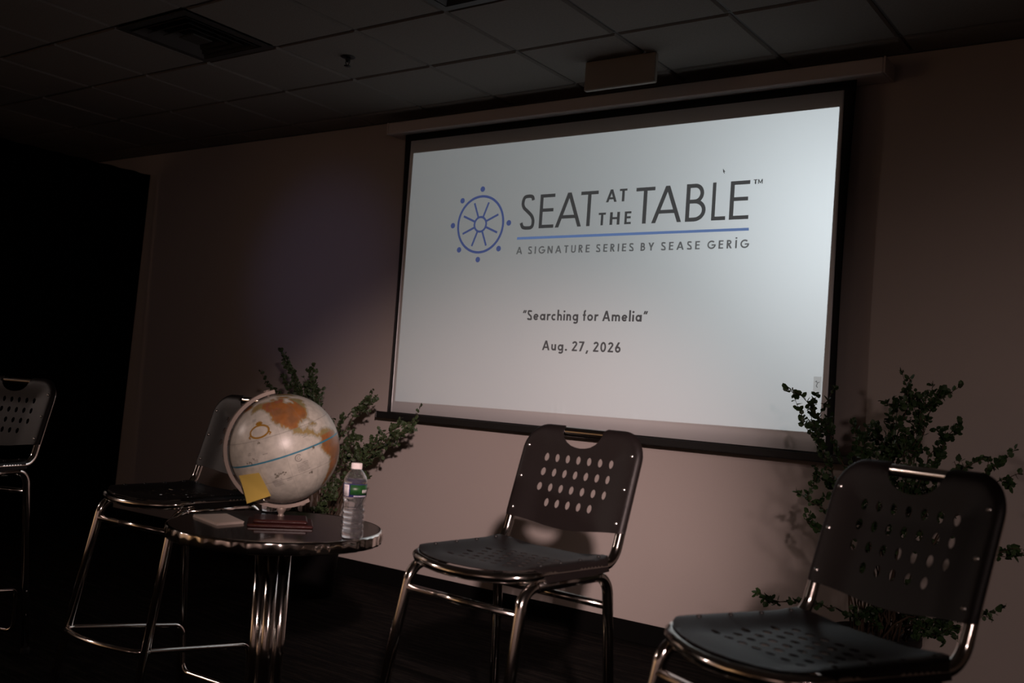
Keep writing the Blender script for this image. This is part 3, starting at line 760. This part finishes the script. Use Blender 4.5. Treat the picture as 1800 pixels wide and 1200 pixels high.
def globe_sphere():
    nu,nv=300,150
    lon=np.linspace(-180,180,nu,endpoint=False); lat=np.linspace(-90,90,nv+1)
    LO,LA=np.meshgrid(lon,lat)
    def ins(poly,X,Y):
        c=np.zeros(X.shape,bool); n=len(poly); j=n-1
        for i in range(n):
            xi,yi=poly[i]; xj,yj=poly[j]
            if yi!=yj: c^=((yi>Y)!=(yj>Y))&(X<(xj-xi)*(Y-yi)/(yj-yi)+xi)
            j=i
        return c
    rng=np.random.default_rng(3)
    jx=1.1*np.sin(LA*1.1)+.7*np.sin(LA*2.7+LO*.9); jy=.8*np.sin(LO*1.3)+.6*np.sin(LO*2.9+LA)
    land=np.zeros(LO.shape,bool)
    for k,p in LAND.items():
        land|=ins(p,LO+jx*.7,LA+jy*.7)
        if k=='asia': land|=ins(p,LO+360,LA)
    land|=LA<-72
    col=np.empty(LO.shape+(3,)); col[:]=(.46,.44,.38)
    col*= (1+.05*np.sin(LO*.11)*np.cos(LA*.17))[...,None]
    soft=land.astype(float)
    for _ in range(3): soft=(soft+np.roll(soft,1,1)+np.roll(soft,-1,1)+np.roll(soft,1,0)+np.roll(soft,-1,0))/5
    n1=np.sin(LO*.13+LA*.21)+np.sin(LO*.31-LA*.17+1)+np.sin(LA*.4+LO*.05)
    orange=np.array((.27,.108,.032)); red=np.array((.25,.092,.048)); yellow=np.array((.28,.19,.065)); green=np.array((.20,.19,.09)); brown=np.array((.22,.105,.045))
    t=np.clip(.5+.4*n1,0,1)[...,None]
    c=orange*(1-t)+brown*t
    c=np.where((LA>52)[...,None]&(n1>.6)[...,None],red,c)
    c=np.where((LO<-140)[...,None]&(LA>50)[...,None],yellow*.6+green*.4,c)
    c=np.where((LA<24)[...,None]&(LA>6)[...,None]&(LO<-60)[...,None],green*.7+yellow*.3,c)
    c=np.where((LO>-74)[...,None]&(LA>40)[...,None]&(LO<-40)[...,None],green,c)
    coast=land&(soft<.9)
    c=np.where(coast[...,None],yellow*.6+c*.4,c)
    col=np.where(land[...,None],c,col)
    shore=(~land)&(soft>.05)
    col=np.where(shore[...,None],np.array((.33,.32,.26)),col)
    vs=[];cols=[]
    for i in range(nv+1):
        for j in range(nu):
            vs.append(geo(lon[j],lat[i])+Vector((0,0,GZ))); cols.append(col[i,j])
    fs=[]
    for i in range(nv):
        for j in range(nu):
            k=(j+1)%nu
            if i==0: fs.append((j,(i+1)*nu+k,(i+1)*nu+j))
            elif i==nv-1: fs.append((i*nu+j,i*nu+k,(i+1)*nu+j))
            else: fs.append((i*nu+j,i*nu+k,(i+1)*nu+k,(i+1)*nu+j))
    m=bpy.data.materials.new('globe_map_print'); m.use_nodes=True; N=m.node_tree.nodes; L=m.node_tree.links; bs=N['Principled BSDF']
    at=N.new('ShaderNodeAttribute'); at.attribute_name='map'; bs.inputs['Roughness'].default_value=.36; bs.inputs['Specular IOR Level'].default_value=.5
    t=N.new('ShaderNodeTexNoise'); t.inputs['Scale'].default_value=60; t.inputs['Detail'].default_value=5; tc=N.new('ShaderNodeTexCoord'); L.new(tc.outputs['Object'],t.inputs[0])
    r=N.new('ShaderNodeMapRange'); r.inputs['From Min'].default_value=.3; r.inputs['From Max'].default_value=.7; r.inputs['To Min'].default_value=.82; r.inputs['To Max'].default_value=1.1; L.new(t.outputs['Fac'],r.inputs['Value'])
    mx=N.new('ShaderNodeMix'); mx.data_type='RGBA'; mx.blend_type='MULTIPLY'; mx.inputs['Factor'].default_value=1
    L.new(at.outputs['Color'],mx.inputs['A']); L.new(r.outputs['Result'],mx.inputs['B']); L.new(mx.outputs['Result'],bs.inputs['Base Color'])
    mb=MB(); mb.add(vs,fs,True); o=mb.build('sphere',m,gl)
    at_=o.data.color_attributes.new('map','FLOAT_COLOR','POINT'); arr=np.ones((len(vs),4)); arr[:,:3]=np.array(cols)
    at_.data.foreach_set('color',arr.ravel()); return o
sph=globe_sphere()
M['map_blue']=mat('globe_equator_blue',(.03,.17,.25),.3,noise=30,vary=.1)
M['map_tan']=mat('globe_cartouche_ochre',(.26,.135,.015),.3,noise=60,vary=.3)
M['map_grey']=mat('globe_lettering_grey',(.20,.19,.17),.3,noise=60,vary=.15)
M['map_dark']=mat('globe_island_grey',(.12,.11,.085),.3,noise=90,vary=.5)
def ribbon(mb,ll,wdeg,r):
    P=[geo(a,b,r) for a,b in ll]; vs=[];n=len(P); ww=math.radians(wdeg)*GR
    for i in range(n):
        t=(P[min(i+1,n-1)]-P[max(i-1,0)]).normalized(); s=t.cross(P[i].normalized())
        vs+=[P[i]+s*ww/2+Vector((0,0,GZ)),P[i]-s*ww/2+Vector((0,0,GZ))]
    mb.add(vs,[(2*i,2*i+2,2*i+3,2*i+1) for i in range(n-1)],True)
mb=MB(); ribbon(mb,[(l,0) for l in range(-180,182,2)],1.7,GR*1.0012); mb.build('equator_line',M['map_blue'],sph)
mb=MB()
for la in (23.4,-23.4): ribbon(mb,[(l,la) for l in range(-180,182,2)],.42,GR*1.001)
for lo in range(-180,180,30): ribbon(mb,[(lo,b) for b in range(-84,85,2)],.16,GR*1.001)
mb.build('graticule',M['map_grey'],sph)
# oval cartouche with a little star crown (no lettering that can be read)
mb=MB(); cl,cb=-142,32
ribbon(mb,[(cl+12.0*math.cos(a),cb+6.6*math.sin(a)) for a in np.linspace(0,2*PI,41)],1.9,GR*1.0016)
for k in range(5):
    a=math.radians(90+(k-2)*38); ribbon(mb,[(cl,cb+7.2),(cl+5.2*math.cos(a),cb+8.2+3.4*math.sin(a))],1.7,GR*1.002)
for s in(-1,1): ribbon(mb,[(cl+s*11,cb-2),(cl+s*13.6,cb-4.4),(cl+s*11.4,cb-5.8)],1.7,GR*1.002)
mb.build('cartouche',M['map_tan'],sph)
mb=MB(); rg=random.Random(7)
for cl_,cb_,n,wd in ((-119,-12,6,13),(-150,-22,5,12),(-164,4,2,5),(-170,12,2,4),(-152,8,1,6),(-108,14,2,6),(-137,-24,2,6),(-104,-3,1,5),(-163,47,2,7),(-143,36,1,8)):
    for k in range(n):
        x=cl_-wd/2; yy=cb_-k*1.75
        while x<cl_+wd/2-1:
            l=rg.uniform(.5,1.5); ribbon(mb,[(x+13,yy+rg.uniform(-.1,.1)+(x-cl_)*.04),(x+13+l,yy+(x+l-cl_)*.04)],rg.uniform(.6,1.0),GR*1.0016); x+=l+.45
mb.build('map_lettering',M['map_grey'],sph); sph.children[-1]['kind']='stuff'
mb=MB()
for cl_,cb_,n,s_ in ((-112,-26,9,2.2),(-149,-17,14,4.5),(-140,-16,9,3.5),(-171,-14,9,3.0),(-176,-18,5,2.5),(-157,20.5,5,1.6),(-104,-1,8,1.4),(-172,2,6,3),(-166,6,5,2)):
    for k in range(n):
        x,y=cl_+13+rg.gauss(0,s_*.5),cb_+rg.gauss(0,s_*.3); q=rg.uniform(.7,1.8)
        ribbon(mb,[(x-q/2,y),(x+q/2,y+rg.uniform(-.2,.2))],q,GR*1.0014)
mb.build('map_islands',M['map_dark'],sph); sph.children[-1]['kind']='stuff'
# compass rose, pale blue-grey
mb=MB(); ribbon(mb,[(-109+3.4*math.cos(a),-6+3.4*math.sin(a)) for a in np.linspace(0.6,2*PI-.5,24)],1.0,GR*1.0016); ribbon(mb,[(-109+1.5*math.cos(a),-6+1.5*math.sin(a)) for a in np.linspace(0,2*PI,16)],.5,GR*1.0016)
mb.build('map_emblem',M['map_grey'],sph)
# half meridian ring
side=-east; side=(side+a0*.10).normalized()
mb=MB(); vs=[]; nseg=64
binor=pole.cross(side).normalized()
for k in range(nseg+1):
    t=math.radians(-7+194*k/nseg); d=pole*math.cos(t)+side*math.sin(t)
    for rr_,ww in ((GR*1.035,.0125),(GR*1.10,.0125),(GR*1.10,-.0125),(GR*1.035,-.0125)): vs.append(d*rr_+binor*ww+Vector((0,0,GZ)))
fs=[]
for k in range(nseg):
    for q in range(4): fs.append((4*k+q,4*k+(q+1)%4,4*k+4+(q+1)%4,4*k+4+q))
fs+=[(3,2,1,0),(4*nseg,4*nseg+1,4*nseg+2,4*nseg+3)]
mb.add(vs,fs); mb.build('meridian_ring',M['ring'],gl)
for s in(1,-1):
    c0=Vector((0,0,GZ))
    MB().tube([c0+pole*s*GR*.99,c0+pole*s*GR*1.10],.0045,10).build('pivot_pin',M['ring'],gl)
    MB().tube([c0+pole*s*GR*1.098,c0+pole*s*GR*1.125],.0095,14).build('pivot_knob',M['ring'],gl)
# base: neck, foot and stepped red-brown plinth
ux=Vector((.664,.748)).normalized(); ang=math.atan2(ux.y,ux.x)
low=(-pole*math.cos(.42)+side*math.sin(.42))
np_=Vector((0,0,GZ))+low*GR*1.10
MB().lathe([(.0,.0195),(.009,.0195),(.0095,.023),(.0065,.0255),(.0090,.031),(.0135,.038),(.0145,.0435),(.0125,.0475),(.0,.0485)],24,(np_.x+.0075,np_.y+.0085,0)).build('neck',M['ring'],gl)
pb=empty('plinth',(0.02,-.012,0)); pb.parent=gl; pb.rotation_euler=(0,0,ang)
MB().bevbox((-.092,-.072,.0),(.092,.072,.009),.003).build('plinth_foot',M['wood'],pb)
MB().bevbox((-.076,-.058,.009),(.076,.058,.020),.004).build('plinth_block',M['wood'],pb)

# yellow sticky note on the globe
SN=[Vector(p) for p in ((-2.2696,1.8764,-.3050),(-2.1923,1.8859,-.2849),(-2.1980,1.9397,-.3549),(-2.2863,1.9333,-.3833))]
SN=[p*.98 for p in SN]
nrm=(SN[1]-SN[0]).cross(SN[3]-SN[0]).normalized()
if nrm.dot(v)<0: nrm=-nrm
mid=sum(SN,Vector())/4
nt=MB(); vs=[];K=8
for lay in(0,1):
    for i in range(K+1):
        for j in range(K+1):
            a,b=i/K,j/K
            p=(SN[0]*(1-a)+SN[1]*a)*(1-b)+(SN[3]*(1-a)+SN[2]*a)*b
            lift=.002+.010*b*b*(.3+.7*(1-a))+.006*max(0,a-b)
            vs.append(p+nrm*(lift-.0004*lay)-mid)
q=(K+1)**2; fs=[]
for i in range(K):
    for j in range(K):
        a=i*(K+1)+j; f=(a,a+1,a+K+2,a+K+1); fs+= [f,tuple(q+t for t in reversed(f))]
nt.add(vs,fs,True); no=nt.build('sticky_note',M['yellow'],None,mid+Vector((0,0,ZF))); tag(no,'yellow square sticky note stuck on the lower left of the globe','note')

# ------------------------------------------------------------------ water bottles
def make_bottle():
    root=empty('water_bottle',(0,0,0))
    prof=[(.024,.0),(.0290,.003),(.0305,.010)]
    for k in range(5):
        z=.014+k*.0145; prof+=[(.0306,z),(.0318,z+.004),(.0306,z+.0085),(.0278,z+.0115)]
    prof+=[(.0305,.090),(.0285,.096),(.0292,.101),(.0318,.109),(.0322,.113),(.0318,.114),(.0318,.150),(.0322,.151),(.0324,.155),(.0315,.161),(.0285,.169),(.0225,.179),(.0165,.186),(.0133,.189),(.0130,.194)]
    def inset(p,t): return [(max(r-t,.001),z+(t if i==0 else 0)) for i,(r,z) in enumerate(p)]
    inn=inset(prof,.0007)
    mb=MB(); ring=prof+inn[::-1]; seg=40
    # lightly faceted sides like a thin ribbed bottle
    vs=[];fs=[]
    for r,z in ring:
        for k in range(seg):
            a=2*PI*k/seg; rr=r*(1+(.022*math.sin(9*a+z*40) if z<.105 else .006*math.sin(10*a) if z>.152 and z<.188 else 0)); vs.append((rr*math.cos(a),rr*math.sin(a),z))
    for i in range(len(ring)-1):
        for k in range(seg):
            j=(k+1)%seg; fs.append((i*seg+k,i*seg+j,(i+1)*seg+j,(i+1)*seg+k))
    n=len(ring); fs.append(tuple(reversed(range(seg)))); fs.append(tuple((n-1)*seg+k for k in range(seg)))
    mb.add(vs,fs,True); mb.build('bottle_body',M['clear'],root)
    wp=[(r-.0016,z if i else z+.0018) for i,(r,z) in enumerate(prof) if z<.166]
    wv=MB(); vs=[];fs=[]
    for r,z in wp:
        for k in range(seg):
            a=2*PI*k/seg; rr=r*(1+(.022*math.sin(9*a+z*40) if z<.105 else .006*math.sin(10*a) if z>.152 and z<.188 else 0)); vs.append((rr*math.cos(a),rr*math.sin(a),z))
    for i in range(len(wp)-1):
        for k in range(seg):
            j=(k+1)%seg; fs.append((i*seg+k,i*seg+j,(i+1)*seg+j,(i+1)*seg+k))
    n=len(wp); fs.append(tuple(reversed(range(seg)))); fs.append(tuple((n-1)*seg+k for k in range(seg)))
    wv.add(vs,fs,True); wv.build('water',M['water'],root)
    # ribbed cap
    cv=[];cf=[];cs=48
    for r,z,rb in ((.0128,.1895,0),(.0146,.1895,.0004),(.0146,.2035,.0004),(.0136,.2055,0),(.0,.2055,0)):
        for k in range(cs):
            a=2*PI*k/cs; rr=r+(rb if k%2 else -rb); cv.append((rr*math.cos(a),rr*math.sin(a),z))
    for i in range(4):
        for k in range(cs):
            j=(k+1)%cs; cf.append((i*cs+k,i*cs+j,(i+1)*cs+j,(i+1)*cs+k))
    c=MB(); c.add(cv,cf); c.build('cap',M['cap'],root)
    def band(r,a0_,a1_,z0,z1,name,m,par):
        n=max(3,int((a1_-a0_)/6)); vs=[];fs=[]
        for k in range(n+1):
            a=math.radians(a0_+(a1_-a0_)*k/n)
            for rr,z in ((r,z0),(r,z1),(r-.00025,z1),(r-.00025,z0)): vs.append((rr*math.cos(a),rr*math.sin(a),z))
        for k in range(n):
            for q in range(4): fs.append((4*k+q,4*k+4+q,4*k+4+(q+1)%4,4*k+(q+1)%4))
        b=MB(); b.add(vs,fs,True); return b.build(name,m,par)
    lab=band(.03235,0,360,.1145,.1495,'label_band',M['label_blue'],root)
    band(.03265,-172,-138,.1165,.1475,'barcode_panel',M['label_white'],lab)
    for k in range(7): band(.0328,-169+k*3.6,-169+k*3.6+1.4,.1195,.1445,'barcode_stripe',M['map_grey'],lab)
    band(.03265,-132,-20,.1205,.1480,'picture_panel',M['label_green'],lab)
    for k in range(9): band(.0328,-112+k*8,-112+k*8+4.5,.1160,.1186,'label_text_mark',M['label_white'],lab)
    for k in range(4): band(.0328,-70+k*9,-70+k*9+5,.126,.1345,'label_text_mark',M['label_white'],lab)
    return root
camang=math.degrees(math.atan2(-1.99,1.92))
b1=make_bottle(); b1.location=(-1.915,1.986,TZ+.0012); b1.rotation_euler=(0,0,math.radians(camang+108)); tag(b1,'clear ribbed water bottle with white cap standing at the right of the table','bottle','water bottles on the table')
b2=copy_tree(b1); b2.location=(-2.408,2.127,TZ+.0012); b2.rotation_euler=(0,0,2.2); tag(b2,'second water bottle, mostly hidden behind the globe, its ribbed base in view','bottle','water bottles on the table')

# ------------------------------------------------------------------ potted shrubs
def make_plant(cx,cy,tips,label,seed,leafm,nextra,spread,leafn,lsize):
    rg=random.Random(seed)
    root=empty('potted_shrub',(cx,cy,0)); tag(root,label,'potted plant')
    MB().lathe([(.115,0),(.12,.004),(.148,.360),(.158,.362),(.160,.368),(.160,.392),(.150,.394),(.146,.372),(.02,.371)],40).build('pot',M['pot'],root)
    MB().lathe([(.147,.360),(.12,.374),(.06,.380),(.0,.382)],28).build('soil',M['soil'],root)
    allt=list(tips)
    for k in range(nextra):
        a=rg.choice(tips); f=rg.uniform(.45,.95)
        t=Vector((cx,cy,Z(-.8))).lerp(Vector((a[0],a[1],Z(a[2]))),f)+Vector((rg.gauss(0,spread),rg.gauss(0,spread*.5),rg.gauss(0,spread*.6)))
        allt.append((t.x,min(t.y,WALL_Y-.09),t.z-ZF))
    for tp in allt:
        t=Vector((tp[0]-cx,min(tp[1],WALL_Y-.08)-cy,tp[2]+ZF))
        a=rg.uniform(0,2*PI); s=Vector((.05*math.cos(a)+t.x*.12,.05*math.sin(a)+max(-.06,min(.06,t.y*.12)),.372))
        # rises first, then arches over to its tip
        c1=s+Vector(((t.x-s.x)*.18,(t.y-s.y)*.18,max(.08,(t.z-s.z)*.62)+.05)); c2=t-Vector(((t.x-s.x)*.30,(t.y-s.y)*.30,(t.z-s.z)*.10-.015))
        def bz(f): g=1-f; return s*g**3+c1*3*g*g*f+c2*3*g*f*f+t*f**3
        n=16; pts=[bz(i/n)+Vector((rg.gauss(0,.004),rg.gauss(0,.004),rg.gauss(0,.004)))*(1 if 0<i<n else 0) for i in range(n+1)]
        mb=MB(); mb.tube(pts,[.0042*(1-.72*i/n) for i in range(n+1)],5)
        leaves=MB(); L_=(t-s).length
        def leaf(p,d,sz):
            d=d.normalized(); u=d.orthogonal().normalized(); u.rotate(Matrix.Rotation(rg.uniform(0,2*PI),3,d)); nn=d.cross(u)
            w_=sz*.42; q=[p,p+d*sz*.3+u*w_+nn*w_*.25,p+d*sz*.72+u*w_*.85+nn*w_*.2,p+d*sz,p+d*sz*.72-u*w_*.85+nn*w_*.2,p+d*sz*.3-u*w_+nn*w_*.25,p+d*sz*.5]
            leaves.add(q,[(0,1,6),(1,2,6),(2,3,6),(3,4,6),(4,5,6),(5,0,6)],False)
        def clothe(path,dens,f0):
            for i in range(1,len(path)):
                if i/len(path)<f0: continue
                seg_=path[i]-path[i-1]
                for k in range(dens):
                    p=path[i-1]+seg_*rg.random(); d=seg_.normalized()*rg.uniform(.1,.9)+Vector((rg.gauss(0,1),rg.gauss(0,.8),rg.gauss(.25,.8))).normalized()
                    leaf(p,d,lsize*rg.uniform(.65,1.25))
        clothe(pts,leafn,.38)
        for k in range(max(3,int(L_*9))):
            f=rg.uniform(.40,.97); i=min(n-1,int(f*n)); p=pts[i]; tan=(pts[i+1]-pts[i]).normalized()
            d=(tan*.8+Vector((rg.gauss(0,.8),rg.gauss(0,.55),rg.gauss(.15,.6)))).normalized(); l=rg.uniform(.05,.15)*(1.15-.5*f)
            tw=[p+d*l*g+Vector((0,0,.25*l*g*g)) for g in (0,.25,.5,.75,1)]
            ok=all(cy+q.y<WALL_Y-.02 for q in tw)
            if not ok: continue
            mb.tube(tw,[.0018,.0015,.0013,.0011,.0009],4); clothe(tw,leafn,.15)
        # keep every leaf in front of the wall
        lim=WALL_Y-.012-cy
        leaves.v=[(x,min(y,lim),z) for x,y,z in leaves.v]; mb.v=[(x,min(y,lim),z) for x,y,z in mb.v]
        st=mb.build('stem',M['stem'],root)
        fo=leaves.build('foliage',leafm,st); fo['kind']='stuff'
    return root
TA=[(-4.351,3.85,.100),(-4.384,3.75,-.075),(-4.206,3.9,.020),(-4.06,3.8,-.035),(-4.30,3.8,-.02),(-4.16,3.85,-.06),(-3.702,3.95,-.10),(-3.78,3.9,-.16),(-3.30,3.85,-.198),(-3.36,3.8,-.275),(-3.50,3.9,-.33),(-3.62,3.85,-.38),(-4.506,3.7,-.692),(-3.60,3.6,-.62)]
TB=[(-1.30,3.7,.060),(-1.274,3.75,-.05),(-1.263,3.65,-.317),(-1.196,3.6,-.41),(-1.35,3.6,-.733),(-.82,3.9,.108),(-.756,3.95,-.008),(-.98,3.9,.05),(-.843,3.8,.08),(-1.117,3.8,-.027),(-.523,3.75,-.167),(-.60,3.9,-.143),(-.502,3.7,-.418),(-.566,3.6,-.641),(-.694,3.9,-.76),(-1.076,4.0,-.05),(-.90,3.75,-.06),(-.80,3.8,-.10),(-.96,3.8,-.12),(-1.04,3.75,-.2),(-.88,3.7,-.22),(-.97,3.6,-.62),(-1.08,3.68,-.60),(-.88,3.62,-.64),(-1.02,3.6,-.52),(-.64,3.75,-.13),(-.70,3.8,-.20)]
make_plant(-3.96,3.82,TA,'potted leafy shrub behind the globe and table, left of the screen',11,M['leaf_olive'],26,.085,4,.0215)
make_plant(-.985,3.80,TB,'large potted leafy shrub behind the nearest stool at the right',23,M['leaf'],24,.085,4,.0220)
